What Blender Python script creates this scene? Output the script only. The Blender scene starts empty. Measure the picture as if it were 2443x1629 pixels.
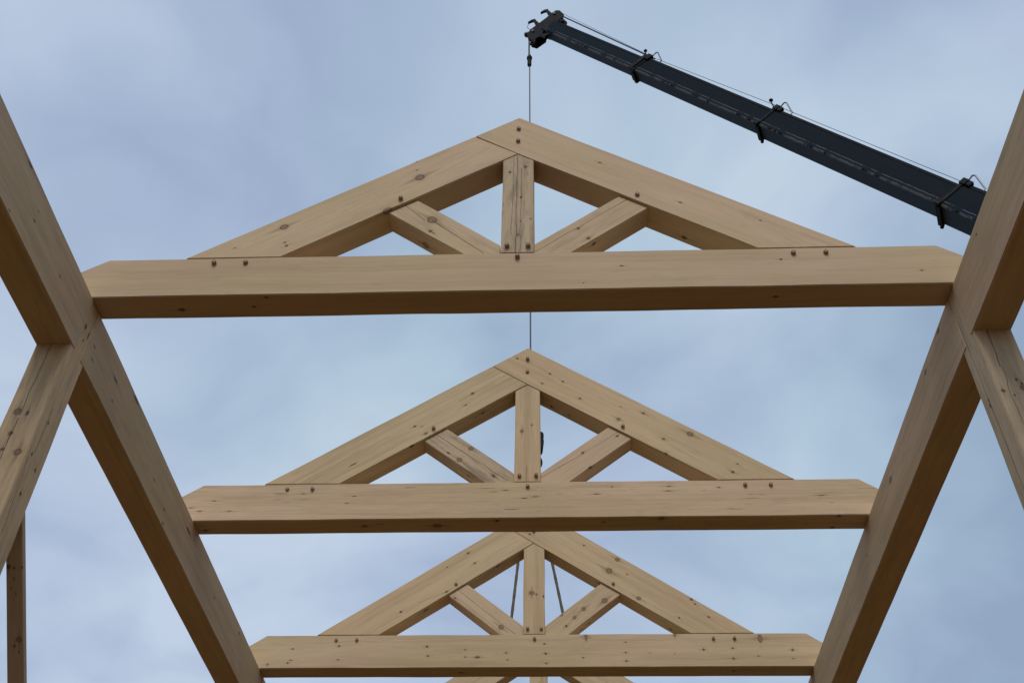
import bpy, bmesh, math, random
from mathutils import Vector, Matrix, noise

# timber frame of pegged trusses on two plates, lifted by a telescopic crane, under an overcast sky
# metres; x across the building, y along the plates, z = 0 at the top of the plates
SC = bpy.context.scene
COL = SC.collection
Y1, Y2, Y3, Y4 = 4.2655, 6.5923, 8.9666, 11.316
W = 2.5                      # inner face of the plates
PW, PH = 0.206, 0.386        # plate width, depth
H, T = 0.326, 0.188          # tie beam depth and thickness
A_, R_, P_, r_, K_, kp = 2.4844, 2.0201, 1.7202, 1.4374, 1.3103, 0.1006
GZ = -6.05
KNOTS={
 '1 rafterL':[(-0.641,0.0,1.0767,0.0301,1.3),(-0.6662,0.0,1.1558,0.0069,1.0),(-0.6731,0.0,1.2464,0.0056,2.0),(-1.4573,0.0,0.6044,0.0236,1.5),(-1.4291,0.0,0.4586,0.0077,1.0),(-1.4139,0.0,0.4291,0.0103,1.0),(-1.7323,0.0,0.4154,0.0051,3.0),(-0.8216,0.0029,0.7476,0.0265,1.6)],
 '1 rafterR':[(0.5339,0.0,1.193,0.0082,2.0),(1.0189,0.0,0.7697,0.0079,2.0),(1.4892,0.0,0.5814,0.0077,1.0),(1.0375,0.1437,0.5998,0.0131,2.0)],
 '1 king':[(-0.0554,0.0,1.1136,0.0109,1.0),(0.0456,0.0,1.1681,0.0137,1.0),(0.0186,0.0,0.6211,0.0065,1.0),(0.0815,0.0,0.6393,0.0065,1.0),(0.0198,0.0,0.8553,0.008,3.0),(0.0049,0.0,0.4909,0.0077,2.0)],
 '1 strutL':[(-0.5369,0.018,0.6683,0.0315,1.3),(-0.5405,0.018,0.5597,0.013,1.0),(-0.5199,0.018,0.5406,0.0065,1.0),(-0.5769,0.1198,0.5464,0.0236,1.2)],
 '1 strutR':[(0.3758,0.018,0.5586,0.0116,1.0),(0.4339,0.018,0.4668,0.0141,1.0),(0.4667,0.0518,0.4542,0.0128,1.5)],
 '1 tie':[(1.5574,0.0,0.2266,0.0099,1.0),(2.3481,0.0,0.1099,0.0061,2.0),(0.6196,0.0,0.192,0.0062,3.0),(0.3903,0.0,0.0528,0.0037,2.0),(-1.4702,0.0246,0.0,0.0074,2.0),(-1.9949,0.1154,0.0,0.0125,2.5),(-1.5582,0.0987,0.0,0.0074,2.0),(1.503,0.0867,0.0,0.0097,2.0)],
 '2 rafterR':[(-0.089,0.0,1.5992,0.0106,1.0),(0.1839,0.0,1.4206,0.0104,1.5),(0.2898,0.0,1.3348,0.0104,1.5),(0.12,0.0,1.3159,0.0086,1.5),(0.4237,0.0,1.1491,0.0119,1.0),(0.9259,0.0,0.9862,0.0117,1.4),(0.7258,0.0,0.9277,0.0167,1.0),(1.0649,0.0,0.7237,0.0115,1.0),(1.2762,0.0,0.7693,0.023,1.4),(1.562,0.0,0.3992,0.0143,1.0),(1.6074,-0.0,0.4749,0.008,1.0),(0.75,0.0,1.0563,0.0067,1.0),(0.1937,0.1365,1.1776,0.0138,1.5),(0.3353,0.1299,1.0806,0.0086,1.0),(1.0699,-0.0016,0.5775,0.013,1.5)],
 '2 rafterL':[(-0.4519,0.0,1.2164,0.011,2.0),(-0.9022,-0.0,0.8804,0.0107,1.5),(-0.8461,0.0,0.8808,0.0067,1.0),(-0.8073,-0.0,0.8069,0.01,2.0),(-1.3548,-0.0,0.507,0.0065,5.0),(-0.503,0.0,1.0951,0.0068,3.0),(-0.3642,0.06,1.0608,0.0119,2.0),(-0.9104,0.0124,0.6868,0.0132,2.0),(-0.4228,0.0715,1.0207,0.0068,2.0)],
 '2 king':[(0.0332,0.0,0.8799,0.0087,1.0),(-0.0447,0.0,0.819,0.0166,1.0)],
 '2 strutL':[(-0.445,0.018,0.6649,0.0197,1.0),(-0.5301,0.018,0.5563,0.0212,1.3),(-0.2585,0.018,0.3987,0.0129,1.5),(-0.6183,0.018,0.6245,0.0098,3.0),(-0.457,0.0792,0.4461,0.0114,1.5)],
 '2 strutR':[(0.4313,0.018,0.6105,0.0098,2.0),(0.7084,0.018,0.7713,0.0099,2.0),(0.4841,0.0223,0.4688,0.0129,1.5)],
 '2 tie':[(-2.3747,0.0,0.1793,0.008,4.0),(-1.3584,0.0,0.1469,0.0079,4.0),(-1.7013,0.0,0.2364,0.0064,4.0),(-2.539,-0.0,0.1182,0.0063,4.0),(-2.4681,0.0,0.0871,0.0063,4.0),(-2.2411,0.0,0.0846,0.0063,4.0),(-0.164,0.0,0.251,0.0063,5.0),(-0.0222,0.0,0.1774,0.0079,5.0),(0.0622,0.0,0.1908,0.0063,5.0),(0.5204,0.0,0.2083,0.0063,5.0),(0.6398,-0.0,0.2732,0.0063,2.0),(1.0674,0.0,0.2725,0.0063,5.0),(1.0612,0.0,0.2304,0.0063,5.0),(2.1882,0.0,0.177,0.0078,6.0),(-1.3103,-0.0,0.2109,0.0063,5.0),(1.4396,0.0,0.2583,0.0063,3.0),(-2.4367,0.1283,0.0,0.0127,1.5),(-1.2198,0.0908,0.0,0.0157,1.6),(-0.675,0.0937,0.0,0.0251,1.5),(-0.224,0.0343,0.0,0.014,1.5),(0.5676,0.0633,0.0,0.0093,1.5),(0.9907,0.0262,0.0,0.0201,1.6),(2.2642,0.1652,0.0,0.014,1.3),(2.2841,0.0143,0.0,0.0123,2.0)],
 '3 rafterR':[(0.809,0.0,1.1132,0.0224,1.0),(0.7223,0.0,0.9906,0.0303,1.2),(0.8929,0.0,0.951,0.0072,1.0),(0.9868,0.0,0.6911,0.0198,1.3),(1.3466,0.0,0.4862,0.0117,1.0),(1.4797,0.0,0.6766,0.0138,1.0),(1.5076,0.0,0.628,0.0098,1.0),(1.6212,0.0,0.4927,0.0109,1.3),(-0.0419,0.0,1.412,0.0125,1.0),(0.4898,0.0,1.2784,0.0103,1.0),(0.6263,0.056,0.8814,0.0121,2.0),(1.2731,0.1251,0.4384,0.0117,2.0)],
 '3 rafterL':[(-0.6447,0.0,1.1981,0.0132,1.0),(-0.5769,0.0,1.0845,0.0102,1.5),(-0.8344,0.0,0.7748,0.012,1.5),(-1.2542,0.0,0.5631,0.0138,1.0),(-0.8435,0.0,1.0441,0.0081,1.0),(-0.3521,0.0323,1.0691,0.0163,2.5),(-1.028,0.0484,0.6062,0.0159,1.8)],
 '3 king':[(-0.0222,0.0,0.7554,0.0279,0.7),(0.0236,0.0,0.7403,0.0159,0.6),(0.0898,0.0,0.7188,0.0119,1.0)],
 '3 strutL':[(-0.3068,0.018,0.4091,0.0253,1.1),(-0.7505,0.018,0.7159,0.012,1.0)],
 '3 strutR':[(0.6666,0.018,0.6793,0.0277,1.1),(0.4663,0.018,0.5948,0.0217,1.1),(0.3782,0.018,0.5048,0.0176,1.1),(0.2986,0.018,0.4192,0.0136,1.0),(0.2563,0.018,0.5329,0.0157,0.6),(0.5128,0.1058,0.4928,0.0138,1.3),(0.4403,0.1126,0.4321,0.0118,1.3)],
 '3 tie':[(-0.9838,0.0,0.2081,0.0123,1.0),(-0.9686,0.0,0.1169,0.0099,1.0),(-0.6313,0.0,0.1768,0.0077,1.0),(-0.6261,0.0,0.1042,0.0076,1.0),(-0.5152,0.0,0.1025,0.0114,3.0),(-0.2549,0.0,0.1432,0.0096,1.0),(-0.2411,0.0,0.0755,0.0076,1.0),(0.0948,0.0,0.2305,0.0096,1.0),(0.1056,0.0,0.1353,0.0122,1.0),(0.1106,0.0,0.0414,0.0095,1.0),(0.4454,0.0,0.0932,0.0076,1.0),(0.8362,0.0,0.2433,0.0077,1.0),(0.8329,0.0,0.1425,0.0095,1.0),(0.8339,0.0,0.0585,0.0095,1.0),(1.0483,0.0,0.1349,0.0057,1.0),(1.2745,0.0,0.1273,0.0057,1.0),(1.5376,0.0,0.1666,0.0114,1.0),(1.8027,0.0,0.1793,0.0095,1.0),(1.7958,0.0,0.0785,0.0113,1.0),(2.0231,0.0,0.1018,0.0076,1.0),(2.336,0.0,0.1598,0.0114,1.0),(2.3302,0.0,0.0777,0.0075,1.0),(2.0607,0.0,0.2727,0.042,0.5),(-2.2255,0.0,0.1921,0.0085,1.0),(-2.2249,0.0,0.0803,0.0084,1.0),(-1.7968,0.0,0.218,0.0116,0.8),(-1.7913,0.0,0.0837,0.0084,1.0),(-2.248,0.0,0.0558,0.0115,0.7),(-2.4326,0.0,0.0402,0.0153,0.5),(0.4772,0.0,0.2954,0.0385,0.35),(1.2913,0.0,0.312,0.0231,0.4),(-0.6665,0.0982,0.0,0.0153,2.0),(1.7955,0.0854,0.0,0.0113,2.0)],
 'plateLn':[(-2.5,3.2823,-0.0208,0.0087,4.0),(-2.5,3.5071,-0.2046,0.0077,2.0),(-2.5,3.5033,-0.134,0.0055,2.0),(-2.5,3.8971,-0.211,0.0069,3.0),(-2.5,3.3042,-0.3648,0.0063,2.0)],
 'plateLf':[(-2.5,4.8365,-0.1438,0.0104,4.0),(-2.5,4.4779,-0.1974,0.0074,3.0),(-2.5,5.17,-0.0249,0.0109,5.0),(-2.5,6.0441,-0.2734,0.0116,1.0),(-2.5,6.0867,-0.3585,0.0116,1.0),(-2.5,6.5517,-0.1134,0.0124,5.0),(-2.5,7.4062,-0.1769,0.01,2.0),(-2.5,8.1907,-0.0641,0.0107,3.0),(-2.5,5.7596,-0.231,0.0085,2.0),(-2.5,4.881,-0.274,0.0077,2.0),(-2.5,4.5054,-0.2762,0.0074,2.0)],
 'postL':[(-2.5,4.3224,-0.1847,0.0146,1.7),(-2.5,4.3818,-0.2003,0.0073,4.0),(-2.5,4.3491,-0.2684,0.0073,3.0),(-2.5,4.3352,-0.8897,0.009,1.5),(-2.5,4.3851,-1.1671,0.0098,1.6),(-2.5,4.3023,-1.1246,0.0087,1.5),(-2.5,4.3411,-1.3448,0.0106,1.5),(-2.5509,4.253,-1.1472,0.0215,1.0),(-2.6433,4.253,-0.8757,0.0201,1.3),(-2.6298,4.253,-1.0234,0.0131,1.3),(-2.638,4.253,-1.1278,0.0108,1.0),(-2.587,4.253,-0.8882,0.0089,3.0)],
 'plateRn':[(2.5,3.8529,-0.0577,0.0068,3.0)],
 'plateRf':[(2.5,4.6309,-0.0278,0.015,2.5),(2.5,4.9615,-0.0586,0.0155,2.2),(2.5,6.0023,-0.1147,0.02,2.0),(2.5,6.8373,-0.1912,0.0077,1.0)],
 'postR':[(2.5299,4.253,-0.8229,0.0119,1.0),(2.5788,4.253,-0.8526,0.0065,1.0),(2.4902,4.253,-0.8382,0.0065,2.0),(2.6394,4.253,-0.7754,0.0087,1.0),(2.6379,4.253,-0.8022,0.0174,1.0),(2.6207,4.253,-0.7469,0.0088,1.5),(2.5,4.3791,-0.8181,0.0099,2.0),(2.5,4.3749,-0.7848,0.0066,3.0)],
 'brace':[(-2.5766,4.6079,-1.6066,0.0128,1.0),(-2.5483,4.6111,-1.61,0.0064,1.0),(-2.504,4.6087,-1.6075,0.0064,2.0),(-2.5489,4.6476,-1.6493,0.0053,1.0),(-2.5659,4.6808,-1.685,0.0043,1.0),(-2.5402,4.6998,-1.7053,0.0043,1.0),(-2.5254,4.8585,-1.8756,0.0149,0.9),(-2.5507,4.8801,-1.8989,0.0064,1.0),(-2.5282,4.9012,-1.9215,0.0053,1.0)],
}
CRACKS={
 '1 king':[(-0.006,0.0,1.287,-0.011,0.0,0.326,0.003,0.012),(-0.028,0.0,1.288,-0.039,0.0,0.492,0.002,0.01),(0.023,0.0,1.159,0.017,0.0,0.337,0.002,0.014)],
 '1 strutL':[(-0.72,0.018,0.817,-0.581,0.018,0.664,0.003,0.004),(-0.538,0.018,0.663,-0.202,0.018,0.348,0.0035,0.006)],
 '1 strutR':[(0.107,0.018,0.351,0.691,0.018,0.831,0.0025,0.006)],
 '2 king':[(-0.003,0.0,0.481,-0.011,0.0,0.334,0.0025,0.004)],
 '2 strutL':[(-0.725,0.018,0.806,-0.144,0.018,0.349,0.0035,0.01)],
 '2 strutR':[(0.106,0.018,0.381,0.436,0.018,0.601,0.0025,0.006),(0.436,0.018,0.61,0.728,0.018,0.821,0.0015,0.006)],
 '3 strutL':[(-0.731,0.018,0.806,-0.175,0.018,0.338,0.0025,0.008)],
 '2 rafterL':[(-0.771,0.0,0.972,-0.161,-0.0,1.43,0.0012,0.008),(-1.754,-0.0,0.329,-1.093,-0.0,0.784,0.0012,0.008)],
 '1 rafterL':[(-0.538,0.0,1.098,-0.19,0.0,1.386,0.001,0.01)],
 '3 rafterL':[(-1.089,0.0,0.663,-0.836,0.0,0.773,0.0015,0.006),(-0.635,0.0,1.042,-0.162,0.0,1.343,0.001,0.006)],
 'postL':[(-2.614,4.253,-0.383,-2.628,4.253,-0.902,0.003,0.01),(-2.625,4.253,-0.916,-2.627,4.253,-1.193,0.003,0.01),(-2.5,4.329,-0.798,-2.5,4.316,-1.106,0.0025,0.008),(-2.5,4.288,-1.155,-2.5,4.316,-1.594,0.0025,0.008),(-2.5,4.273,-1.085,-2.5,4.287,-1.441,0.0015,0.006)],
 'postR':[(2.5,4.383,-0.203,2.5,4.371,-0.773,0.0025,0.006),(2.5,4.371,-0.773,2.5,4.363,-1.367,0.0035,0.008),(2.576,4.253,-0.371,2.563,4.253,-0.657,0.003,0.012),(2.576,4.253,-0.643,2.561,4.253,-1.041,0.002,0.02)],
 'plateLf':[(-2.5,5.155,-0.003,-2.5,5.851,-0.003,0.0015,0.01)],
}
CLOUDS = [(-0.371,0.457,0.809,74.33,0.5),(-0.003,0.562,0.827,37.923,0.8),(0.136,0.632,0.763,74.33,0.45),(-0.246,0.695,0.676,74.33,0.6),(0.174,0.71,0.682,51.618,0.5),(-0.385,0.776,0.5,43.982,0.7),(-0.225,0.836,0.5,74.33,0.35),(0.148,0.85,0.506,102.878,0.5),(0.349,0.764,0.543,132.142,0.35),(-0.421,0.517,0.745,151.693,-0.5),(-0.253,0.596,0.762,74.33,-0.55),(-0.169,0.761,0.626,51.618,-0.75),(-0.338,0.726,0.599,175.928,-0.4),(0.087,0.756,0.649,56.204,-0.6),(0.248,0.742,0.623,91.765,-0.35),(0.258,0.542,0.8,61.429,-0.4),(0.394,0.673,0.626,175.928,-1.0),(0.337,0.839,0.427,74.33,-0.45),(0.346,0.607,0.715,175.928,-0.35),(0.13,0.834,0.537,367.06,-0.3)]
SKYOFF = (0.0, 0.0, 0.0)
SUN_E = 1.45

# ---------------------------------------------------------------- objects
def tag(o, label=None, cat=None, group=None, kind=None):
    if label: o['label'] = label
    if cat: o['category'] = cat
    if group: o['group'] = group
    if kind: o['kind'] = kind
    return o

def empty(name, loc=(0, 0, 0)):
    o = bpy.data.objects.new(name, None); COL.objects.link(o)
    o.empty_display_size = .2; o.location = loc
    return o

def link(name, bm, mat, parent=None, mw=None, bevel=0, smooth=False, seg=2):
    if bevel:
        bmesh.ops.bevel(bm, geom=list(bm.edges), offset=bevel, segments=seg, affect='EDGES', clamp_overlap=True)
    bmesh.ops.recalc_face_normals(bm, faces=list(bm.faces))
    me = bpy.data.meshes.new(name); bm.to_mesh(me); bm.free()
    me.materials.append(mat)
    if smooth:
        for p in me.polygons: p.use_smooth = True
    o = bpy.data.objects.new(name, me); COL.objects.link(o)
    M = mw if mw is not None else Matrix()
    if parent is not None: o.parent = parent
    o.matrix_local = M
    return o

def frame(o, x, y):
    """matrix with local x along x, local y along y"""
    x = Vector(x).normalized(); y = Vector(y); y = (y - x * y.dot(x)).normalized(); z = x.cross(y)
    M = Matrix((x, y, z)).transposed().to_4x4(); M.translation = Vector(o)
    return M

def prism(pts, y0, y1, M):
    """polygon in xz swept from y0 to y1, expressed in the local frame M"""
    bm = bmesh.new(); inv = M.inverted()
    a = [bm.verts.new(inv @ Vector((x, y0, z))) for x, z in pts]
    b = [bm.verts.new(inv @ Vector((x, y1, z))) for x, z in pts]
    bm.faces.new(a); bm.faces.new(b[::-1]); n = len(pts)
    for i in range(n): bm.faces.new((a[i], b[i], b[(i + 1) % n], a[(i + 1) % n]))
    return bm

def boxm(bm, lo, hi, M=None):
    M = M or Matrix()
    v = [bm.verts.new(M @ Vector((x, y, z))) for x in (lo[0], hi[0]) for y in (lo[1], hi[1]) for z in (lo[2], hi[2])]
    for f in ((0, 1, 3, 2), (4, 6, 7, 5), (0, 4, 5, 1), (2, 3, 7, 6), (0, 2, 6, 4), (1, 5, 7, 3)):
        bm.faces.new([v[i] for i in f])
    return bm

def tube(bm, pts, r, n=10, closed=False, caps=True):
    pts = [Vector(p) for p in pts]; N = len(pts); rings = []
    rs = r if isinstance(r, (list, tuple)) else [r] * N
    up = None
    for i, p in enumerate(pts):
        if closed: d = (pts[(i + 1) % N] - pts[i - 1]).normalized()
        else: d = (pts[min(i + 1, N - 1)] - pts[max(i - 1, 0)]).normalized()
        if up is None: up = d.orthogonal().normalized()
        up = (up - d * up.dot(d)).normalized(); s = d.cross(up)
        rings.append([bm.verts.new(p + (up * math.cos(t) + s * math.sin(t)) * rs[i]) for t in [2 * math.pi * k / n for k in range(n)]])
    for i in range(N if closed else N - 1):
        a, b = rings[i], rings[(i + 1) % N]
        for k in range(n): bm.faces.new((a[k], a[(k + 1) % n], b[(k + 1) % n], b[k]))
    if caps and not closed:
        bm.faces.new(rings[0][::-1]); bm.faces.new(rings[-1])
    return bm

def disc(bm, c, ax, r, h, n=28):
    c = Vector(c); ax = Vector(ax).normalized()
    return tube(bm, [c - ax * h / 2, c + ax * h / 2], r, n)

# ---------------------------------------------------------------- shader helpers
class N:
    def __init__(s, tree):
        s.t = tree; s.n = tree.nodes; s.l = tree.links
    def new(s, typ, **kw):
        nd = s.n.new(typ)
        for k, v in kw.items(): setattr(nd, k, v)
        return nd
    def put(s, sock, v):
        if isinstance(v, bpy.types.NodeSocket): s.l.new(v, sock)
        elif v is not None:
            if isinstance(v, (tuple, list)) and len(sock.default_value) == 4 and len(v) == 3: v = (*v, 1)
            sock.default_value = v
    def m(s, op, a, b=None, c=None, clamp=False):
        nd = s.new('ShaderNodeMath', operation=op, use_clamp=clamp)
        s.put(nd.inputs[0], a); s.put(nd.inputs[1], b); s.put(nd.inputs[2], c)
        return nd.outputs[0]
    def v(s, op, a, b=None, out=0):
        nd = s.new('ShaderNodeVectorMath', operation=op)
        s.put(nd.inputs[0], a); s.put(nd.inputs[1], b)
        return nd.outputs['Value' if op in ('LENGTH', 'DOT_PRODUCT') else 'Vector']
    def scale(s, a, f):
        nd = s.new('ShaderNodeVectorMath', operation='SCALE'); s.put(nd.inputs[0], a); s.put(nd.inputs['Scale'], f)
        return nd.outputs['Vector']
    def noise(s, vec, scale=1., detail=4., rough=.55, dist=0., color=False):
        nd = s.new('ShaderNodeTexNoise'); s.put(nd.inputs['Vector'], vec)
        nd.inputs['Scale'].default_value = scale; nd.inputs['Detail'].default_value = detail
        nd.inputs['Roughness'].default_value = rough; nd.inputs['Distortion'].default_value = dist
        return nd.outputs['Color' if color else 'Fac']
    def mix(s, f, a, b, blend='MIX'):
        nd = s.new('ShaderNodeMix', data_type='RGBA', blend_type=blend)
        s.put(nd.inputs[0], f); s.put(nd.inputs[6], a); s.put(nd.inputs[7], b)
        return nd.outputs[2]
    def map(s, v, a, b, c=0., d=1., kind='LINEAR'):
        nd = s.new('ShaderNodeMapRange', interpolation_type=kind, clamp=True)
        s.put(nd.inputs[0], v)
        for i, q in enumerate((a, b, c, d)): nd.inputs[i + 1].default_value = q
        return nd.outputs[0]
    def ramp(s, f, stops):
        nd = s.new('ShaderNodeValToRGB'); s.put(nd.inputs[0], f); e = nd.color_ramp.elements
        while len(e) < len(stops): e.new(.5)
        for i, (p, c) in enumerate(stops): e[i].position = p; e[i].color = (*c, 1)
        return nd.outputs[0]

def newmat(name):
    m = bpy.data.materials.new(name); m.use_nodes = True
    g = N(m.node_tree); b = m.node_tree.nodes['Principled BSDF']
    return m, g, b

# node group: distance to one knot, in units of its radius
kg = bpy.data.node_groups.new('knot_distance', 'ShaderNodeTree')
for nm, tp, io in (('P', 'NodeSocketVector', 'INPUT'), ('C', 'NodeSocketVector', 'INPUT'), ('S', 'NodeSocketVector', 'INPUT'), ('D', 'NodeSocketFloat', 'INPUT'), ('Out', 'NodeSocketFloat', 'OUTPUT')):
    kg.interface.new_socket(nm, in_out=io, socket_type=tp)
_g = N(kg); _i = _g.new('NodeGroupInput'); _o = _g.new('NodeGroupOutput')
_d = _g.v('LENGTH', _g.v('MULTIPLY', _g.v('SUBTRACT', _i.outputs[0], _i.outputs[1]), _i.outputs[2]))
kg.links.new(_g.m('MINIMUM', _d, _i.outputs[3]), _o.inputs[0])

PINK, TAN, HONEY = (.622, .448, .288), (.578, .438, .256), (.62, .446, .260)

def wood(name, seed, knots=(), cracks=(), tone=0, weather=0., streaks=0., grain=1., dark=1.):
    m, g, b = newmat(name)
    rnd = random.Random(seed)
    tc = g.new('ShaderNodeTexCoord'); P = tc.outputs['Object']
    off = tuple(rnd.uniform(-40, 40) for _ in range(3))
    nz = g.v('SUBTRACT', g.noise(P, 45, 1, .5, color=True), (.5, .5, .5))
    Pn = g.v('ADD', P, g.scale(nz, .0055))
    d = 9.; ds = 9.; dL = 9.
    for (x, y, z, r, el) in knots:
        if el >= 4 and streaks: r *= .6
        elif 1 < el < 4: el = 1 + (el - 1) * .45
        r = max(r * .92, .0042)
        for big in (0, 1):
            nd = g.new('ShaderNodeGroup'); nd.node_tree = kg
            g.put(nd.inputs[0], Pn); nd.inputs[1].default_value = (x, y, z)
            k = 1. / r
            nd.inputs[2].default_value = (k / el, k, k) if not big else (k / (el * 4.2), k / .55, k / .55)
            if big: g.put(nd.inputs[3], ds); ds = nd.outputs[0]
            elif r > .0135: g.put(nd.inputs[3], dL); dL = nd.outputs[0]
            else: g.put(nd.inputs[3], d); d = nd.outputs[0]
    dA = g.m('MINIMUM', d, dL)
    swirl = g.map(dA, .6, 3.6, 1., 0., 'SMOOTHSTEP')
    Q = g.v('ADD', P, g.scale(g.v('SUBTRACT', g.noise(P, 1.3, 2, .5, color=True), (.5, .5, .5)), .05))
    G1 = g.v('ADD', g.v('MULTIPLY', Q, (.55, 11, 11)), off)
    sw = g.new('ShaderNodeCombineXYZ')
    for i in range(3): g.put(sw.inputs[i], g.m('MULTIPLY', swirl, .55))
    G1 = g.v('ADD', G1, sw.outputs[0])
    n1 = g.noise(G1, 1, 4, .62)
    G5 = g.v('ADD', g.v('MULTIPLY', Q, (.30, 26, 26)), off)
    n5 = g.map(g.noise(g.v('ADD', G5, sw.outputs[0]), 1, 3, .6), .50, .66)
    n2 = g.noise(g.v('ADD', g.v('MULTIPLY', P, (5, 150, 150)), off), 1, 2, .6)
    n3 = g.noise(g.v('ADD', g.v('MULTIPLY', P, (.9, 3.2, 3.2)), off), 1, 3, .6)
    n4 = g.noise(g.v('ADD', g.v('MULTIPLY', P, (.8, 3.0, 3.0)), (off[1], off[2], off[0])), 1, 2, .5)
    ca, cb = [(PINK, TAN), (TAN, HONEY), (PINK, HONEY), ((.57, .43, .28), (.53, .41, .258))][tone]
    col = g.mix(g.map(n4, .38, .62), tuple(c * dark for c in ca), tuple(c * dark for c in cb))
    val = g.m('MULTIPLY_ADD', n1, .42 * grain, 1 - .21 * grain)
    val = g.m('MULTIPLY', val, g.m('MULTIPLY_ADD', n5, -.15 * grain, 1.035))
    val = g.m('MULTIPLY', val, g.m('MULTIPLY_ADD', n2, .36 * grain, 1 - .18 * grain))
    val = g.m('MULTIPLY', val, g.m('MULTIPLY_ADD', n3, .34, .83))
    cv = g.new('ShaderNodeCombineXYZ')
    for i, e in enumerate((.88, 1.0, 1.12)): g.put(cv.inputs[i], g.m('POWER', val, e))
    col = g.mix(1., col, cv.outputs[0], 'MULTIPLY')
    # handling smudges and surface stain
    sm = g.map(g.noise(g.v('ADD', g.v('MULTIPLY', P, (4.5, 13, 13)), off), 1, 4, .7), .58, .76)
    col = g.mix(g.m('MULTIPLY', sm, .14 + .18 * weather), col, (.15, .105, .065))
    if weather:
        wn = g.map(g.noise(g.v('ADD', g.v('MULTIPLY', P, (3, 20, 20)), (off[2], off[0], off[1])), 1, 4, .68), .47, .66)
        col = g.mix(g.m('MULTIPLY', wn, .52 * weather), col, (.20, .155, .11))
        wn2 = g.map(g.noise(g.v('ADD', g.v('MULTIPLY', P, (7, 46, 46)), off), 1, 4, .7), .62, .72)
        col = g.mix(g.m('MULTIPLY', wn2, .60 * weather), col, (.085, .062, .04))
    if streaks:
        st = g.map(g.noise(g.v('ADD', g.v('MULTIPLY', P, (6.5, 62, 62)), off), 1, 1, .4), .70, .77)
        gate = g.map(g.noise(g.v('ADD', g.v('MULTIPLY', P, (1.1, 7, 7)), off), 1, 1, .4), .46, .56)
        col = g.mix(g.m('MULTIPLY', g.m('MULTIPLY', st, gate), .55 * streaks), col, (.10, .055, .028))
    if knots:
        hs = g.map(ds, .4, 1.5, .38, 0., 'SMOOTHSTEP')
        col = g.mix(hs, col, (.20, .115, .055))
        halo = g.map(dA, 1., 2.1, .20, 0., 'SMOOTHSTEP')
        col = g.mix(halo, col, (.27, .165, .085))
        rn = g.noise(g.v('MULTIPLY', P, (160, 160, 160)), 1, 2, .5)
        dd = g.m('ADD', d, g.m('MULTIPLY_ADD', rn, .3, -.15))
        kc = g.ramp(g.m('MULTIPLY', dd, .7), [(0., (.085, .045, .022)), (.16, (.15, .085, .043)), (.42, (.125, .066, .032)), (.60, (.06, .03, .015)), (.72, (.022, .012, .007))])
        col = g.mix(g.map(d, .80, 1.15, .85, 0.), col, kc)
        dd = g.m('ADD', dL, g.m('MULTIPLY_ADD', rn, .3, -.15))
        kc = g.ramp(g.m('MULTIPLY', dd, .7), [(0., (.17, .11, .065)), (.18, (.30, .20, .125)), (.50, (.235, .15, .088)), (.62, (.085, .048, .026)), (.73, (.12, .07, .04))])
        col = g.mix(g.map(dL, .92, 1.15, .85, 0.), col, kc)
    if cracks:
        sp = g.new('ShaderNodeSeparateXYZ'); g.put(sp.inputs[0], P); X = sp.outputs
        for (u0, v0, u1, v1, va, ga, gv, wd, amp) in cracks:
            if u1 < u0: u0, v0, u1, v1 = u1, v1, u0, v0
            sl = (v1 - v0) / (u1 - u0)
            cx = g.new('ShaderNodeCombineXYZ'); g.put(cx.inputs[0], X[0]); cx.inputs[1].default_value = v0 * 30 + seed
            wob = g.m('MULTIPLY_ADD', g.noise(cx.outputs[0], 5.5, 5, .6), amp * 2.6, -amp * 1.3)
            line = g.m('MULTIPLY_ADD', X[0], sl, v0 - sl * u0)
            dv = g.m('ABSOLUTE', g.m('SUBTRACT', X[va], g.m('ADD', line, wob)))
            wv = g.m('MULTIPLY_ADD', g.noise(cx.outputs[0], 12, 3, .6), wd * 1.5, wd * .35)
            cm = g.m('SUBTRACT', 1., g.m('DIVIDE', dv, wv), clamp=True)
            cm = g.m('POWER', cm, .5)
            cm = g.m('MULTIPLY', cm, g.m('MULTIPLY', g.m('GREATER_THAN', X[0], u0), g.m('LESS_THAN', X[0], u1)))
            cm = g.m('MULTIPLY', cm, g.m('LESS_THAN', g.m('ABSOLUTE', g.m('SUBTRACT', X[ga], gv)), .01))
            col = g.mix(g.m('MULTIPLY', cm, .85), col, (.040, .025, .014))
    g.put(b.inputs['Base Color'], col)
    b.inputs['Roughness'].default_value = .78
    b.inputs['Specular IOR Level'].default_value = .22
    bp = g.new('ShaderNodeBump'); bp.inputs['Strength'].default_value = .35 + .4 * weather; bp.inputs['Distance'].default_value = .0012
    g.put(bp.inputs['Height'], g.m('ADD', n2, g.m('MULTIPLY', n1, .6))); g.put(b.inputs['Normal'], bp.outputs[0])
    return m

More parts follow.
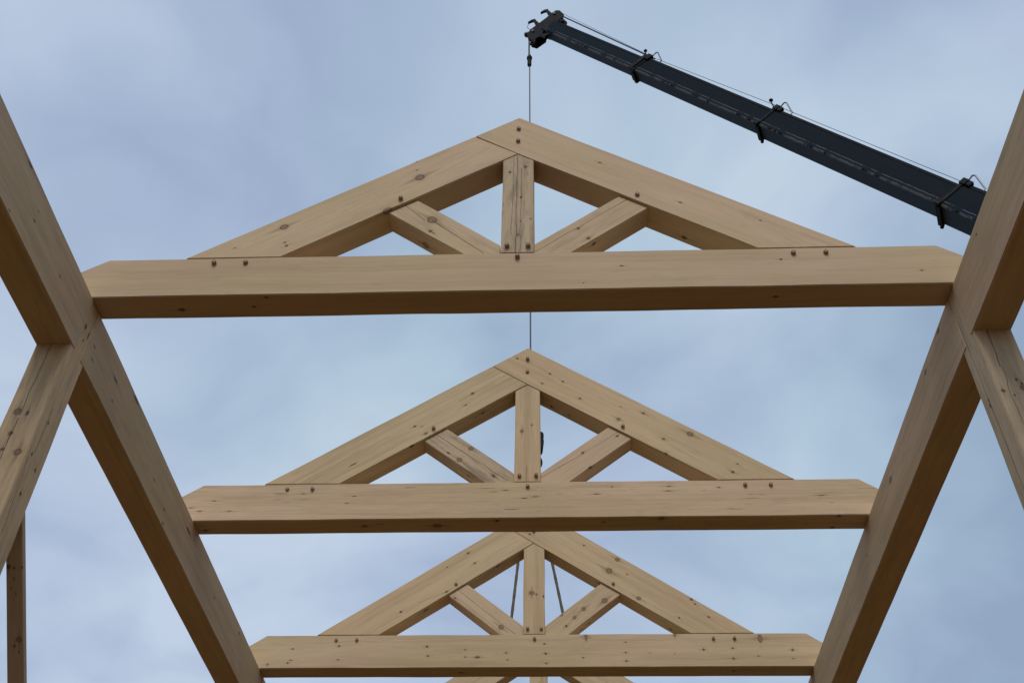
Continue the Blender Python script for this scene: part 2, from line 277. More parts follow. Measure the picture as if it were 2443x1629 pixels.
SEED = [10]
def timber(name, key, bm, M, parent=None, bevel=.005, wob=1., **kw):
    """a timber: mesh already in the local frame M; knots and cracks of `key` moved into that frame"""
    SEED[0] += 1
    inv = M.inverted()
    lo = [min(v.co[i] for v in bm.verts) for i in range(3)]; hi = [max(v.co[i] for v in bm.verts) for i in range(3)]
    kn = []
    for (x, y, z, r, el) in KNOTS.get(key, ()):
        q = inv @ Vector((x, y, z)); kn.append((*q, r, el))
    cr = []
    for (ax, ay, az, bx, by, bz, wd, amp) in CRACKS.get(key, ()):
        a = inv @ Vector((ax, ay, az)); c = inv @ Vector((bx, by, bz))
        best = min(((abs(a[i] - e), i, e) for i in (1, 2) for e in (lo[i], hi[i])), key=lambda t: t[0])
        ga = best[1]; va = 3 - ga
        cr.append((a[0], a[va], c[0], c[va], va, ga, best[2], wd, amp))
    bmesh.ops.bevel(bm, geom=list(bm.edges), offset=bevel, segments=2, affect='EDGES', clamp_overlap=True)
    x = math.ceil(lo[0] / .11) * .11 + .031                          # sawn, not machined: the arrises wander a little
    while x < min(hi[0], 4.) - .02:
        bmesh.ops.bisect_plane(bm, geom=list(bm.verts) + list(bm.edges) + list(bm.faces), plane_co=(x, 0, 0), plane_no=(1, 0, 0)); x += .11
    for v in bm.verts:
        c = (SEED[0] * 7.3 + (11 if v.co.y > 0 else 0) + (23 if v.co.z > (lo[2] + hi[2]) / 2 else 0))
        n = noise.noise_vector(Vector((v.co.x * 2.3, c, 0))); n2 = noise.noise_vector(Vector((v.co.x * 9., c, 5)))
        v.co.y += n.y * .0016 * wob + n2.y * .0005 * wob; v.co.z += n.z * .0030 * wob + n2.z * .0010 * wob
    mat = wood(name + '_wood', SEED[0], kn, cr, **kw)
    return link(name, bm, mat, parent, M, 0)

# ---------------------------------------------------------------- materials
def flat(name, c1, c2, rough=.5, metal=0., scale=20., bump=.0, stretch=(1, 1, 1)):
    m, g, b = newmat(name)
    P = g.v('MULTIPLY', g.new('ShaderNodeTexCoord').outputs['Object'], stretch)
    n = g.noise(P, scale, 5, .65)
    g.put(b.inputs['Base Color'], g.mix(g.map(n, .35, .65), c1, c2))
    g.put(b.inputs['Roughness'], g.map(n, .3, .7, rough - .08, rough + .12))
    b.inputs['Metallic'].default_value = metal
    if bump:
        bp = g.new('ShaderNodeBump'); bp.inputs['Strength'].default_value = .6; bp.inputs['Distance'].default_value = bump
        g.put(bp.inputs['Height'], n); g.put(b.inputs['Normal'], bp.outputs[0])
    return m

M_PEG = flat('oak_peg', (.26, .165, .10), (.40, .27, .17), .7, scale=60, bump=.001)
M_BLACK = flat('black_steel', (.003, .004, .006), (.007, .009, .012), .6, scale=9)
M_BLACK.node_tree.nodes['Principled BSDF'].inputs['Specular IOR Level'].default_value = .12
M_ROPE = flat('wire_rope', (.035, .042, .055), (.075, .085, .10), .5, .3, scale=160, bump=.002)
M_SLING = flat('sling_fibre', (.08, .056, .032), (.19, .155, .10), .85, scale=70, bump=.003, stretch=(1, 1, .35))
M_STEEL = flat('grey_steel', (.10, .11, .12), (.20, .21, .22), .4, .6, scale=40)

def boom_paint(name, h, w, seed, lift=1.):
    """dark paint, scuffed to bare metal along the lower near corner of the section"""
    m, g, b = newmat(name)
    P = g.new('ShaderNodeTexCoord').outputs['Object']
    sp = g.new('ShaderNodeSeparateXYZ'); g.put(sp.inputs[0], P); X = sp.outputs
    n = g.noise(g.v('ADD', g.v('MULTIPLY', P, (2.2, 7, 7)), (seed, seed, seed)), 1, 6, .65)
    col = g.mix(g.map(n, .35, .68), (.0045 * lift, .0110 * lift, .0190 * lift), (.0095 * lift, .0195 * lift, .031 * lift))
    col = g.mix(g.m('LESS_THAN', X[2], -h / 2 + .004), col, g.mix(n, (.042, .070, .105), (.075, .108, .145)))
    wob = g.m('MULTIPLY_ADD', g.noise(g.v('MULTIPLY', P, (9, 1, 1)), 1, 4, .7), .030, -.015)
    gap = g.map(g.noise(g.v('ADD', g.v('MULTIPLY', P, (2.6, .4, .4)), (seed, 3, 0)), 1, 5, .72), .41, .50)
    near = g.m('GREATER_THAN', X[1], w / 2 - .03)
    for zc, wd, st in ((-h / 2 + .012, .020, .95), (-h / 2 + .075, .010, .6)):
        e = g.m('SUBTRACT', 1., g.m('DIVIDE', g.m('ABSOLUTE', g.m('SUBTRACT', X[2], g.m('ADD', wob, zc))), wd), clamp=True)
        col = g.mix(g.m('MULTIPLY', g.m('MULTIPLY', g.m('MULTIPLY', e, gap), near), st), col, (.25, .28, .30))
    e2 = g.m('SUBTRACT', 1., g.m('DIVIDE', g.m('ABSOLUTE', g.m('SUBTRACT', X[2], h / 2 - .05)), .008), clamp=True)
    col = g.mix(g.m('MULTIPLY', g.m('MULTIPLY', e2, near), .35), col, (.07, .085, .09))
    g.put(b.inputs['Base Color'], col)
    g.put(b.inputs['Roughness'], g.map(n, .3, .7, .48, .68))
    b.inputs['Specular IOR Level'].default_value = .03
    return m

# ---------------------------------------------------------------- ground
def ground():
    m, g, b = newmat('bare_soil')
    P = g.new('ShaderNodeTexCoord').outputs['Object']
    n = g.noise(P, .35, 8, .6); n2 = g.noise(P, 14, 6, .7)
    c = g.mix(g.map(n, .35, .65), (.160, .077, .0135), (.125, .062, .0112))
    c = g.mix(g.m('MULTIPLY', g.map(n2, .4, .7), .4), c, (.085, .036, .009))
    g.put(b.inputs['Base Color'], c); b.inputs['Roughness'].default_value = .95
    bp = g.new('ShaderNodeBump'); bp.inputs['Distance'].default_value = .05; g.put(bp.inputs['Height'], n2); g.put(b.inputs['Normal'], bp.outputs[0])
    bm = bmesh.new(); s = 400
    vs = [[bm.verts.new((-s + 2 * s * i / 40, -s + 2 * s * j / 40, 0)) for j in range(41)] for i in range(41)]
    for i in range(40):
        for j in range(40): bm.faces.new((vs[i][j], vs[i + 1][j], vs[i + 1][j + 1], vs[i][j + 1]))
    M = Matrix.Translation((0, 0, GZ))
    tag(link('ground', bm, m, None, M), kind='structure')
ground()

# ---------------------------------------------------------------- trusses
PEGS = [(-.002, 1.585), (-.004, 1.446), (-.748, .857), (.755, .852), (-.060, .383), (.067, .383), (.004, .282),
        (-1.831, .279), (-1.638, .279), (1.638, .277), (1.829, .277)]
mo, mi = (P_ - H) / R_, (K_ - H) / r_
qx = (K_ - P_) / (mo + mi); qz = P_ + mo * qx                     # top of the peak seam on the left roof line
XE = W + PW - .004                                                # end of the tie beam

def make_truss(k, y, label, w=(0, 0, 0, 0, 0, 0), tones=(0, 0, 0, 0, 0, 0), streaks=0., grain=1., recess=.018, tie_dark=1.):
    t = tag(empty('roof_truss', (0, y, 0)), label, 'roof truss', 'timber roof trusses standing on the plates')
    ze = H - mo * (XE - A_)
    key = '%d ' % k
    M = frame((0, T / 2, H / 2), (1, 0, 0), (0, 1, 0))
    bm = prism([(-XE, .001), (XE, .001), (XE, ze), (A_, H), (-A_, H), (-XE, ze)], 0, T, M)
    timber('tie_beam', key + 'tie', bm, M, t, weather=w[0], tone=tones[0], streaks=streaks, grain=grain, dark=tie_dark)
    g_ = .0012
    M = frame((-1.2, T / 2, .9), (r_, 0, K_ - H), (0, 1, 0))
    bm = prism([(-R_, H + g_), (-r_, H + g_), (-g_, K_ - .001), (qx - g_, qz)], 0, T, M)
    timber('rafter', key + 'rafterL', bm, M, t, weather=w[1], tone=tones[1], grain=grain)
    M = frame((1.2, T / 2, .9), (r_, 0, -(K_ - H)), (0, 1, 0))
    bm = prism([(r_, H + g_), (R_, H + g_), (0, P_), (qx + g_, qz + g_), (0, K_ + g_)], 0, T, M)
    timber('rafter', key + 'rafterR', bm, M, t, weather=w[2], tone=tones[2], grain=grain)
    M = frame((0, T / 2, .8), (0, 0, 1), (0, 1, 0))
    zs = K_ - kp * mi - .002
    bm = prism([(-kp, H + g_), (kp, H + g_), (kp, zs), (0, K_ - .004), (-kp, zs)], .001, T - .001, M)
    timber('king_post', key + 'king', bm, M, t, weather=w[3], tone=tones[3], grain=grain)
    for s, nm, i in ((-1, 'strutL', 4), (1, 'strutR', 5)):
        x1, x2, xb, zk = .8194, .6429, .3132, .4209
        pts = [(s * (x1 + .004), K_ - x1 * mi - .0025), (s * x2, K_ - x2 * mi - .0025), (s * (kp + .0015), zk), (s * (kp + .0015), H + g_), (s * xb, H + g_)]
        M = frame((s * .46, T / 2, .58), (x1 - xb, 0, s * (K_ - x1 * mi - H)), (0, 1, 0)) if s > 0 else frame((s * .46, T / 2, .58), (x1 - xb, 0, -(K_ - x1 * mi - H)), (0, 1, 0))
        bm = prism(pts, recess, T - recess, M)
        timber('strut', key + nm, bm, M, t, weather=w[i], tone=tones[i], grain=grain)
    rnd = random.Random(k)
    for (px, pz) in PEGS:
        pr = .020 + rnd.uniform(-.004, .007); r = .0145
        bm = bmesh.new(); tube(bm, [(0, .06, 0), (0, -pr + .004, 0), (0, -pr, 0)], [r, r, r * .8], 14)
        M = Matrix.Translation((px, 0, pz)) @ Matrix.Rotation(rnd.uniform(-.10, .10), 4, 'Z') @ Matrix.Rotation(rnd.uniform(-.10, .10), 4, 'X')
        link('peg', bm, M_PEG, t, M)
    return t

make_truss(1, Y1, 'topmost smooth timber truss with a cracked grey weathered king post',
           w=(0, .15, .1, 1.15, .5, .45), tones=(0, 0, 0, 3, 0, 0), grain=.6, tie_dark=.92)
make_truss(2, Y2, 'middle timber truss with a streaky tie beam and a grey stained left strut',
           w=(.1, .1, .1, .2, 1.2, .1), tones=(0, 1, 1, 1, 3, 0), streaks=1., grain=1.)
make_truss(3, Y3, 'third truss down, peak hidden, many small dark knots dotted along its tie beam',
           w=(.05, .05, .1, .05, .1, .1), tones=(0, 1, 1, 1, 0, 0), grain=.9)
make_truss(4, Y4, 'farthest truss, only rafter and king post pieces showing below the lowest tie beam',
           w=(.1, .1, .2, .5, .1, .1), tones=(0, 0, 0, 1, 0, 0))

# ---------------------------------------------------------------- plates and posts
YP0 = Y1 - 4.70; YP5 = Y4 + 2.35
posts = [YP0, Y1, Y3, YP5]
PD = .194; OFF = -.0125; HO = .045                                 # post depth, its face before the truss face, housing
def plate(s, ya, yb, key, label, **kw):
    x0, x1 = (s * (W - .0025), s * (W + PW))
    M = frame(((x0 + x1) / 2, (ya + yb) / 2, -PH / 2), (0, 1, 0), (-1, 0, 0))
    bm = bmesh.new(); boxm(bm, (min(x0, x1), ya, -PH), (max(x0, x1), yb, 0), M.inverted())
    return tag(timber('wall_plate', key, bm, M, **kw), label, 'beam', 'timber plates carrying the trusses')
def post(s, i, key, label, **kw):
    y0 = posts[i] + OFF; x0, x1 = s * (W + .002), s * (W + PW - .0025)
    M = frame(((x0 + x1) / 2, y0 + PD / 2, -2.4), (0, 0, 1), (0, 1, 0))
    bm = bmesh.new(); boxm(bm, (min(x0, x1), y0, GZ - .1), (max(x0, x1), y0 + PD, -.002), M.inverted())
    return tag(timber('timber_post', key, bm, M, **kw), label, 'post', 'square timber posts under the plates')
for s, c, side in ((-1, 'L', 'left'), (1, 'R', 'right')):
    e = [(posts[0] + OFF + PD - HO, posts[1] + OFF + HO), (posts[1] + OFF + PD - .058, posts[2] + OFF + HO), (posts[2] + OFF + PD - HO, posts[3] + OFF + HO)]
    tl = dict(tone=0, grain=.8, weather=.28)
    plate(s, *e[0], 'plate%sn' % c, 'near %s beam running from the %s picture edge to the top of the %s post' % (side, side, side), dark=.97, **tl)
    plate(s, *e[1], 'plate%sf' % c, 'long %s beam running away from the %s post under the first three trusses' % (side, side), dark=.97, **tl)
    plate(s, *e[2], 'plate%se' % c, 'short piece of %s beam showing just below the third truss' % side, **tl)
    post(s, 0, 'x', '%s timber post behind the viewer, outside the picture' % side, weather=.5)
    post(s, 1, 'post' + c, {'L': 'weathered timber post under the left beam joint with long crack and big round knot',
                            'R': 'weathered timber post under the right beam joint, dirt stained, straight crack down its inner side'}[c], weather=.5, tone=3 if s > 0 else 1, grain=.9, dark=1.1)
    post(s, 2, 'x', '%s timber post whose top shows under the end of the third truss, lower %s' % (side, side), weather=.2)
    post(s, 3, 'x', '%s timber post at the far end of the plates, below the picture' % side, weather=.3)

# diagonal two-by-four prop nailed behind the left post
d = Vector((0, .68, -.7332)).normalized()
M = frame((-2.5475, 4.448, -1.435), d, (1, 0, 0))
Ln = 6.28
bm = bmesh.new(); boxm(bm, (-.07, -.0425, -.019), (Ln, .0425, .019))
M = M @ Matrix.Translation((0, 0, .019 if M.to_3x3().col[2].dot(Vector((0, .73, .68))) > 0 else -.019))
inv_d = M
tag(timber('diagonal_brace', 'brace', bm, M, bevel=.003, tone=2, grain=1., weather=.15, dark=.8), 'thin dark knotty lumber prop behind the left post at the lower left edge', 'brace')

# ---------------------------------------------------------------- crane
A = Vector((.315, 11.31, 14.96))
a = Vector((-.53768259, .19994578, .81909653)).normalized()       # towards the tip
s_ = Vector((.34854665, .93729143, 0)).normalized()               # away from the viewer
n_ = s_.cross(a).normalized()                                      # up from the boom
crane = tag(empty('crane', A - a * 23.0), 'dark telescopic crane boom reaching in from the right above the trusses', 'crane')
# boom frame: local x towards the tip, y = side away, z = up from the boom
BF = Matrix((a, -s_, n_)).transposed().to_4x4()
link_ = link
def link(name, bm, *args, **kw):                                    # boom parts are laid out with y pointing away from the viewer
    for v in bm.verts: v.co.y = -v.co.y
    return link_(name, bm, *args, **kw)
BF.translation = A - crane.location
secs = [(0., 3.14, .34, .235), (3.06, 6.45, .385, .275), (6.35, 10.02, .432, .315), (9.92, 23., .50, .37)]
for i, (d0, d1, h, w) in enumerate(secs):
    bm = bmesh.new(); c = .022
    prof = [(-w / 2 + c, -h / 2), (w / 2 - c, -h / 2), (w / 2, -h / 2 + c), (w / 2, h / 2 - c), (w / 2 - c, h / 2), (-w / 2 + c, h / 2), (-w / 2, h / 2 - c), (-w / 2, -h / 2 + c)]
    v0 = [bm.verts.new((-d0, y, z)) for y, z in prof]; v1 = [bm.verts.new((-d1, y, z)) for y, z in prof]
    bm.faces.new(v0); bm.faces.new(v1[::-1])
    for q in range(8): bm.faces.new((v0[q], v1[q], v1[(q + 1) % 8], v0[(q + 1) % 8]))
    sec = link('boom_section', bm, boom_paint('boom_paint_%d' % i, h, w, i * 7 + 3, 1.25 if i == 0 else 1.), crane, BF)
    # a raised weld bead along the side, near the top
    bm = bmesh.new(); boxm(bm, (-min(d1, d0 + 12.) + .12, -w / 2 - .006, h / 2 - .062), (-d0 - .12, -w / 2 + .002, h / 2 - .050))
    link('side_rib', bm, M_BLACK, sec, Matrix())
    if i:
        cl = .035 if i > 1 else .15
        bm = bmesh.new(); t_ = .013
        H2, W2 = h / 2 + t_, w / 2 + t_
        for (lo, hi) in (((-d0 - .02, -W2, -H2), (-d0 + cl, -w / 2 + .004, H2)), ((-d0 - .02, w / 2 - .004, -H2), (-d0 + cl, W2, H2)),
                         ((-d0 - .018, -W2 + .002, h / 2 - .004), (-d0 + cl - .002, W2 - .002, H2 + .002)), ((-d0 - .018, -W2 + .002, -H2 - .002), (-d0 + cl - .002, W2 - .002, -h / 2 + .004))):
            boxm(bm, lo, hi)
        if i > 1:
            boxm(bm, (-d0 - .02, -W2 - .02, -H2 - .008), (-d0 + .07, -W2 + .03, -H2 + .055))       # wear pad housings at the corners
            boxm(bm, (-d0 - .04, -W2 - .015, H2 - .075), (-d0 + .05, -W2 + .05, H2 + .03))
            boxm(bm, (-d0 - .12, -W2 - .015, H2 - .07), (-d0 - .055, -W2 + .05, H2 + .02))
            tube(bm, [(-d0 - .01, W2 - .02, -H2 + .03), (-d0 - .01, W2 + .045, -H2 - .010)], .026, 12)
            boxm(bm, (-d0 - .05, -W2 + .03, -H2 - .03), (-d0 + .03, W2 - .01, -H2 + .004))
        else:
            boxm(bm, (-d0 + .03, -w / 2 - .034, -h / 2 + .03), (-d0 + .06, -w / 2 - .01, h / 2 - .02))
            boxm(bm, (-d0 - .06, -W2 - .02, H2 - .10), (-d0 + .06, -W2 + .06, H2 + .03))
            boxm(bm, (-d0 - .02, -.08, -H2 - .035), (-d0 + .05, W2, -H2 + .004))
        link('collar', bm, M_BLACK, crane, BF, .004, seg=1)
        z0 = h / 2 - .01
        bm = bmesh.new()
        tube(bm, [(-d0 - .02, -w / 2 + .03, z0), (-d0 + .02, -w / 2 + .03, z0 + .175), (-d0 - .01, -w / 2 + .03, z0 + .195), (-d0 - .28, -w / 2 + .03, z0 + .06), (-d0 - .31, -w / 2 + .03, z0 - .02)], .012, 8)
        link('rope_guide', bm, M_STEEL, crane, BF)
        if i < 3:
            bm = bmesh.new()
            q = (-d0 + .08, -w / 2 + .02, z0 + .01)
            tube(bm, [q, (q[0] + .15, q[1], q[2] + .08)], .010, 8)
            bmesh.ops.create_uvsphere(bm, u_segments=14, v_segments=9, radius=.030, matrix=Matrix.Translation((q[0] + .175, q[1], q[2] + .105)) @ Matrix.Diagonal((1.2, 1., 1.1, 1.)))
            link('marker_lamp', bm, M_BLACK, crane, BF)
# boom head: cheek plates with two sheaves, brackets and lugs
def hp(pts, y0, y1, bm):
    va = [bm.verts.new((x, y0, z)) for x, z in pts]; vb = [bm.verts.new((x, y1, z)) for x, z in pts]
    bm.faces.new(va); bm.faces.new(vb[::-1]); n = len(pts)
    for i in range(n): bm.faces.new((va[i], vb[i], vb[(i + 1) % n], va[(i + 1) % n]))
cheek = [(-.06, .30), (.02, .38), (.24, .43), (.33, .40), (.35, .32), (.33, .10), (.345, -.28), (.29, -.42), (.10, -.52), (-.07, -.50), (-.09, -.27), (-.01, -.20), (-.02, .17)]
head = bmesh.new()
for y in (-.105, .083): hp(cheek, y, y + .022, head)
boxm(head, (-.10, -.1165, -.168), (.10, .1165, .168))
boxm(head, (.30, -.083, -.20), (.325, .083, .28))
boxm(head, (-.15, -.10, .19), (.02, .10, .24))
boxm(head, (-.02, -.083, .20), (.20, .083, .215))
hd = link('boom_head', head, M_BLACK, crane, BF, .003, seg=1)
for (x, z, r) in ((.215, -.30, .145), (.25, .30, .10)):
    bm = bmesh.new()
    tube(bm, [(x, -.05, z), (x, -.045, z), (x, -.02, z), (x, .02, z), (x, .045, z), (x, .05, z)], [r * .5, r, r * .86, r * .86, r, r * .5], 32)
    link('sheave', bm, M_BLACK, hd, Matrix())
    bm = bmesh.new(); disc(bm, (x, 0, z), (0, 1, 0), .028, .26, 16); link('sheave_pin', bm, M_STEEL, hd, Matrix())
for (x, z) in ((.45, .26), (.44, -.09)):                             # two small jib brackets on the nose
    bm = bmesh.new()
    hp([(x - .14, z - .05), (x, z - .02), (x + .12, z + .03), (x + .17, z - .02), (x + .18, z - .075), (x + .215, z - .045), (x + .20, z + .045), (x + .14, z + .095), (x + .05, z + .065), (x - .14, z + .03)], -.10, -.06, bm)
    link('nose_bracket', bm, M_BLACK, hd, Matrix(), .003, seg=1)
bm = bmesh.new(); tube(bm, [(.62, -.08, -.10), (.60, -.08, -.17), (.55, -.08, -.235), (.48, -.08, -.27), (.40, -.08, -.275), (.36, -.08, -.27)], .006, 6)
link('loose_wire', bm, M_ROPE, hd, Matrix())
bm = bmesh.new(); bmesh.ops.create_uvsphere(bm, u_segments=16, v_segments=10, radius=.058, matrix=Matrix.Translation((.315, -.07, -.415)))
tube(bm, [(.315, -.07, -.415), (.43, -.07, -.40)], .008, 8)
link('switch_housing', bm, flat('green_black', (.006, .014, .013), (.012, .024, .022), .4), hd, Matrix())
bm = bmesh.new()
tube(bm, [(-.12 + .045 * math.cos(t), -.09, -.565 + .045 * math.sin(t)) for t in [2 * math.pi * k / 14 for k in range(14)]], .017, 8, closed=True)
boxm(bm, (-.13, -.105, -.53), (-.05, -.083, -.46))
hp([(-.08, -.26), (-.16, -.20), (-.27, -.19), (-.20, -.26), (-.26, -.345), (-.17, -.33), (-.08, -.36)], -.10, -.07, bm)
link('lug', bm, M_BLACK, hd, Matrix())
# hoist rope along the top of the boom and the thin wire behind it
bm = bmesh.new(); tube(bm, [(.25, 0, .405), (-3.15, -.09, .235)], .0135, 8); link('winch_rope', bm, M_ROPE, crane, BF)
bm = bmesh.new(); tube(bm, [(-3.15, -.07, .262), (-6.27, -.09, .30), (-9.95, -.10, .30), (-16, -.1, .34)], .0045, 6); link('signal_wire', bm, M_ROPE, crane, BF)
bm = bmesh.new(); tube(bm, [(.2, -.06, .42), (-3.15, -.07, .262)], .0035, 6); link('signal_wire', bm, M_ROPE, crane, BF)
link = link_
# turntable and carrier at the foot of the boom (outside the picture)
bm = bmesh.new(); boxm(bm, (-.8, -1.2, -.5), (1.6, 1.2, .5)); link('turret', bm, M_BLACK, crane, Matrix.Rotation(-.3, 4, 'Z'), .06)
bz = GZ - crane.location.z
bm = bmesh.new(); disc(bm, (0, 0, -.62), (0, 0, 1), .8, .26); link('turntable', bm, M_STEEL, crane, Matrix())
bm = bmesh.new(); boxm(bm, (-3., -1.25, bz + .75), (4., 1.25, -.75)); link('carrier', bm, M_BLACK, crane, Matrix.Rotation(-.3, 4, 'Z'), .05)
for wx in (-2., 0.2, 2.8):
    for wy in (-1.1, 1.1):
        bm = bmesh.new(); disc(bm, (wx, wy, bz + .55), (0, 1, 0), .55, .34); link('wheel', bm, M_BLACK, crane, Matrix.Rotation(-.3, 4, 'Z'), .03)

# ---------------------------------------------------------------- cable, weight, hook block, slings
CX, CY = -.150, 11.41
CX0 = -.097
headpt = A + a * .07 - n_ * .50
bm = bmesh.new(); tube(bm, [(CX, CY, 14.72), (CX + .012, CY, 14.0), (CX0, CY, 4.60)], .0115, 10)
tube(bm, [(CX, CY, 14.80), (CX, CY, 14.20)], .017, 10)
tag(link('hoist_cable', bm, M_ROPE), 'thin steel hoist cable hanging straight down from the boom head behind the truss peaks', 'cable')
wx = CX + .008
bm = bmesh.new()
tube(bm, [(wx, CY, 14.12), (wx, CY, 14.10), (wx, CY, 14.04), (wx, CY, 14.035), (wx, CY, 13.82), (wx, CY, 13.79)], [.03, .052, .052, .041, .041, .030], 20)
wt = empty('cable_weight', (0, 0, 0)); wt.location = (wx, CY, 13.78)
tag(wt, 'small black barrel weight riding on the cable just under the boom head', 'weight')
link('barrel', bm, M_BLACK, wt, Matrix.Translation((-wx, -CY, -13.78)))
bm = bmesh.new()
for sx in (-1, 1): tube(bm, [(0, 0, .47), (sx * .02, 0, .40), (sx * .048, 0, .32), (sx * .045, 0, .27)], .0085, 8)
link('shackle', bm, M_STEEL, wt, Matrix())

hb = tag(empty('hook_block', (CX0, CY, 3.9)), 'black hook block partly hidden behind the king post of the second truss', 'hook block')
bm = bmesh.new()
for y in (-.075, .05):
    hpts = [(-.15, .70), (.15, .70), (.175, .67), (.178, .63), (.158, .44), (.14, .41), (-.14, .41), (-.158, .44), (-.178, .63), (-.175, .67)]
    hp(hpts, y, y + .025, bm)
boxm(bm, (-.08, -.05, .63), (.08, .05, .69)); boxm(bm, (-.09, -.05, .42), (.09, .05, .46))
link('cheek_plates', bm, M_BLACK, hb, Matrix(), .004, seg=1)
bm = bmesh.new(); disc(bm, (0, 0, .555), (0, 1, 0), .10, .08, 32); link('sheave', bm, M_STEEL, hb, Matrix())
bm = bmesh.new(); tube(bm, [(0, 0, .44), (0, 0, .37)], .035, 14)
path = [(0, 0, .42), (0, 0, .38)] + [(.128 * math.sin(t), 0, .225 + .128 * math.cos(t)) for t in [math.radians(q) for q in range(0, 271, 18)]]
rr = [.04, .036] + [.038 - .0013 * k for k in range(16)]
tube(bm, path, rr, 12); bmesh.ops.create_uvsphere(bm, u_segments=14, v_segments=8, radius=.065, matrix=Matrix.Translation((0, 0, .38)))
link('hook', bm, M_BLACK, hb, Matrix(), smooth=True)

for s, lab in ((-1, 'dark left lifting sling slanting down to the left rafter of the farthest truss'), (1, 'greenish right lifting sling slanting down to the right rafter of the farthest truss')):
    xr = s * .345; zt = P_ - mo * abs(xr); q = .019
    top = Vector((CX0 + s * .02, CY, 4.03)); yb0, yb1 = Y4 - q, Y4 + T + q
    nx, nz = s * mo / math.hypot(1, mo), 1 / math.hypot(1, mo)
    dep = .36
    loop = [Vector((xr, CY, zt + .10)), Vector((xr + nx * q, yb0 + .03, zt + nz * q)), Vector((xr, yb0, zt - .02)), Vector((xr - nx * dep * .6, yb0, zt - nz * dep * .7)), Vector((xr - nx * dep, yb0 + .01, zt - nz * (dep - .01))),
            Vector((xr - nx * (dep + q), yb0 + .04, zt - nz * (dep + q))), Vector((xr - nx * (dep + q), yb1 - .04, zt - nz * (dep + q))), Vector((xr - nx * dep, yb1 - .01, zt - nz * (dep - .01))), Vector((xr, yb1, zt - .02)), Vector((xr + nx * q, yb1 - .03, zt + nz * q)), Vector((xr, CY + .02, zt + .08))]
    bm = bmesh.new()
    L0 = [top.lerp(loop[0], k / 40) for k in range(41)]
    rad = [.0175 + .0016 * math.sin(k * 1.9) for k in range(41)]
    tube(bm, L0, rad, 12); tube(bm, loop, .018, 10)
    tag(link('lifting_sling', bm, M_SLING, smooth=True), lab, 'sling')

# ---------------------------------------------------------------- sky, sun, camera
w = bpy.data.worlds.new('World'); SC.world = w; w.use_nodes = True
g = N(w.node_tree); w.node_tree.nodes.clear()
out = g.new('ShaderNodeOutputWorld')
SUN_EL, SUN_AZ = math.radians(50), math.radians(183)               # behind the viewer, a little to the left
sky = g.new('ShaderNodeTexSky', sky_type='NISHITA', sun_disc=False, sun_elevation=SUN_EL, sun_rotation=SUN_AZ)
bg1 = g.new('ShaderNodeBackground'); g.put(bg1.inputs[0], sky.outputs[0]); bg1.inputs[1].default_value = .08
D = g.v('NORMALIZE', g.new('ShaderNodeTexCoord').outputs['Generated'])
sp = g.new('ShaderNodeSeparateXYZ'); g.put(sp.inputs[0], D)
inv = g.m('DIVIDE', 1., g.m('ADD', g.m('MAXIMUM', sp.outputs[2], 0.), .30))
U = g.scale(D, inv)                                                # the cloud deck, a level layer overhead
U = g.v('ADD', U, SKYOFF)
warp = g.scale(g.v('SUBTRACT', g.noise(U, 1.6, 3, .5, color=True), (.5, .5, .5)), .55)
V = g.v('ADD', U, warp)
c1 = g.noise(g.v('MULTIPLY', V, (1.15, 1.0, 1.)), 1.9, 3, .42)
c2 = g.noise(V, 4.6, 4, .5)
c3 = g.noise(g.v('ADD', V, (7, 3, 1)), 1.3, 2, .5)
c4 = g.noise(g.v('ADD', V, (3, 9, 2)), 11., 5, .6)
f = g.m('ADD', g.m('ADD', g.m('MULTIPLY', c1, .58), g.m('MULTIPLY', c2, .36)), g.m('MULTIPLY', c4, .06))
DW = g.v('NORMALIZE', g.v('ADD', D, g.scale(g.v('SUBTRACT', g.noise(D, 5.5, 4, .55, color=True), (.5, .5, .5)), .16)))
for (dx, dy, dz, k, amp) in CLOUDS:                                # broad thick and thin places in the cloud
    gs = g.m('EXPONENT', g.m('MULTIPLY', g.m('SUBTRACT', g.v('DOT_PRODUCT', DW, (dx, dy, dz)), 1.), k))
    f = g.m('MULTIPLY_ADD', gs, amp * .17, f)
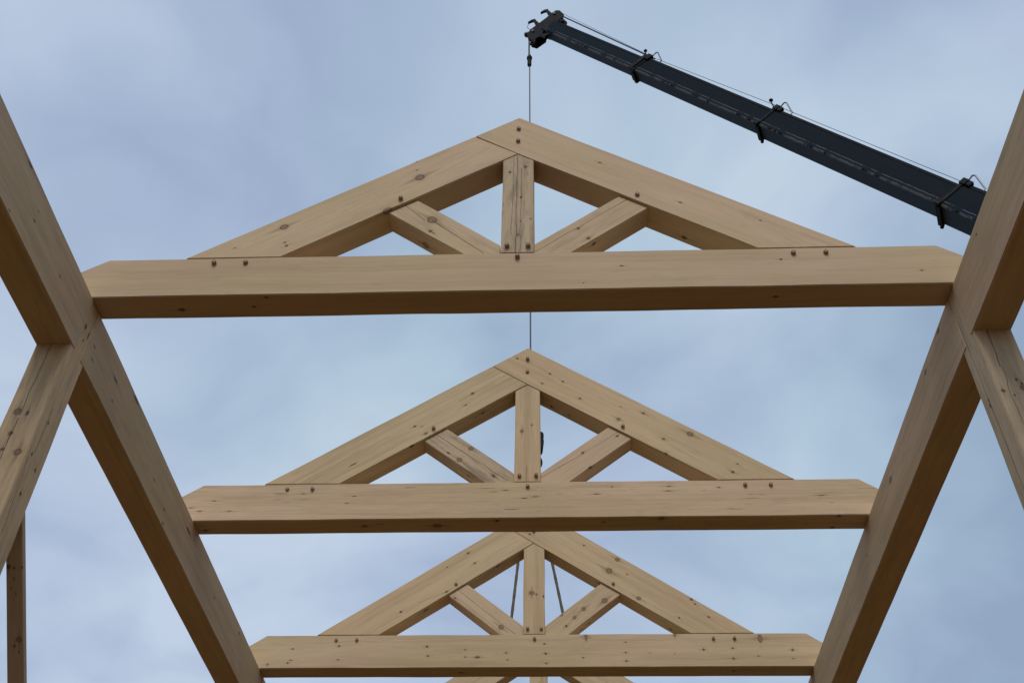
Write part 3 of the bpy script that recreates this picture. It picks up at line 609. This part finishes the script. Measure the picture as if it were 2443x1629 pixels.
colr = g.ramp(g.map(f, .345, .655, 0., 1.), [(0., (.318, .402, .578)), (.35, (.402, .500, .682)), (.65, (.485, .590, .762)), (1., (.580, .682, .830))])
colr = g.mix(g.map(c3, .45, .62), colr, g.mix(1., colr, (.965, 1.025, .975), 'MULTIPLY'))
low = g.map(sp.outputs[2], .05, .36, .30, 1., 'SMOOTHSTEP')             # sky dimmed near the horizon, below the view, to keep undersides dark
colr = g.mix(1., colr, g.mix(low, (0, 0, 0), (1, 1, 1)), 'MULTIPLY')
bg2 = g.new('ShaderNodeBackground'); g.put(bg2.inputs[0], colr); bg2.inputs[1].default_value = 1.0
mx = g.new('ShaderNodeMixShader'); mx.inputs[0].default_value = .90
g.l.new(bg1.outputs[0], mx.inputs[1]); g.l.new(bg2.outputs[0], mx.inputs[2]); g.l.new(mx.outputs[0], out.inputs[0])

ld = bpy.data.lights.new('Sun', 'SUN'); ld.energy = SUN_E; ld.angle = math.radians(25); ld.color = (1, .94, .87)
lo = bpy.data.objects.new('Sun', ld); COL.objects.link(lo)
sd = Vector((math.sin(SUN_AZ) * math.cos(SUN_EL), math.cos(SUN_AZ) * math.cos(SUN_EL), math.sin(SUN_EL)))   # towards the sun
lo.rotation_euler = sd.to_track_quat('Z', 'Y').to_euler(); lo.location = sd * 60

cd = bpy.data.cameras.new('Camera'); cam = bpy.data.objects.new('Camera', cd); COL.objects.link(cam); SC.camera = cam
cd.sensor_fit = 'HORIZONTAL'; cd.sensor_width = 36; cd.lens = 37.325; cd.clip_start = .05; cd.clip_end = 3000
fw = Vector((-.03648709, .72539638, .68736365)); up = Vector((.01511001, -.68734257, .72617621)); rt = Vector((.99921989, .03688213, .01411839))
Mc = Matrix((rt, up, -fw)).transposed().to_4x4(); Mc.translation = (.1949, 0, -4.4493); cam.matrix_world = Mc

SC.view_settings.view_transform = 'Standard'; SC.view_settings.look = 'None'
SC.view_settings.exposure = 0; SC.view_settings.gamma = 1
SC.render.engine = 'CYCLES'; SC.cycles.max_bounces = 5; SC.cycles.diffuse_bounces = 3
SC.render.resolution_x = 1024; SC.render.resolution_y = 682
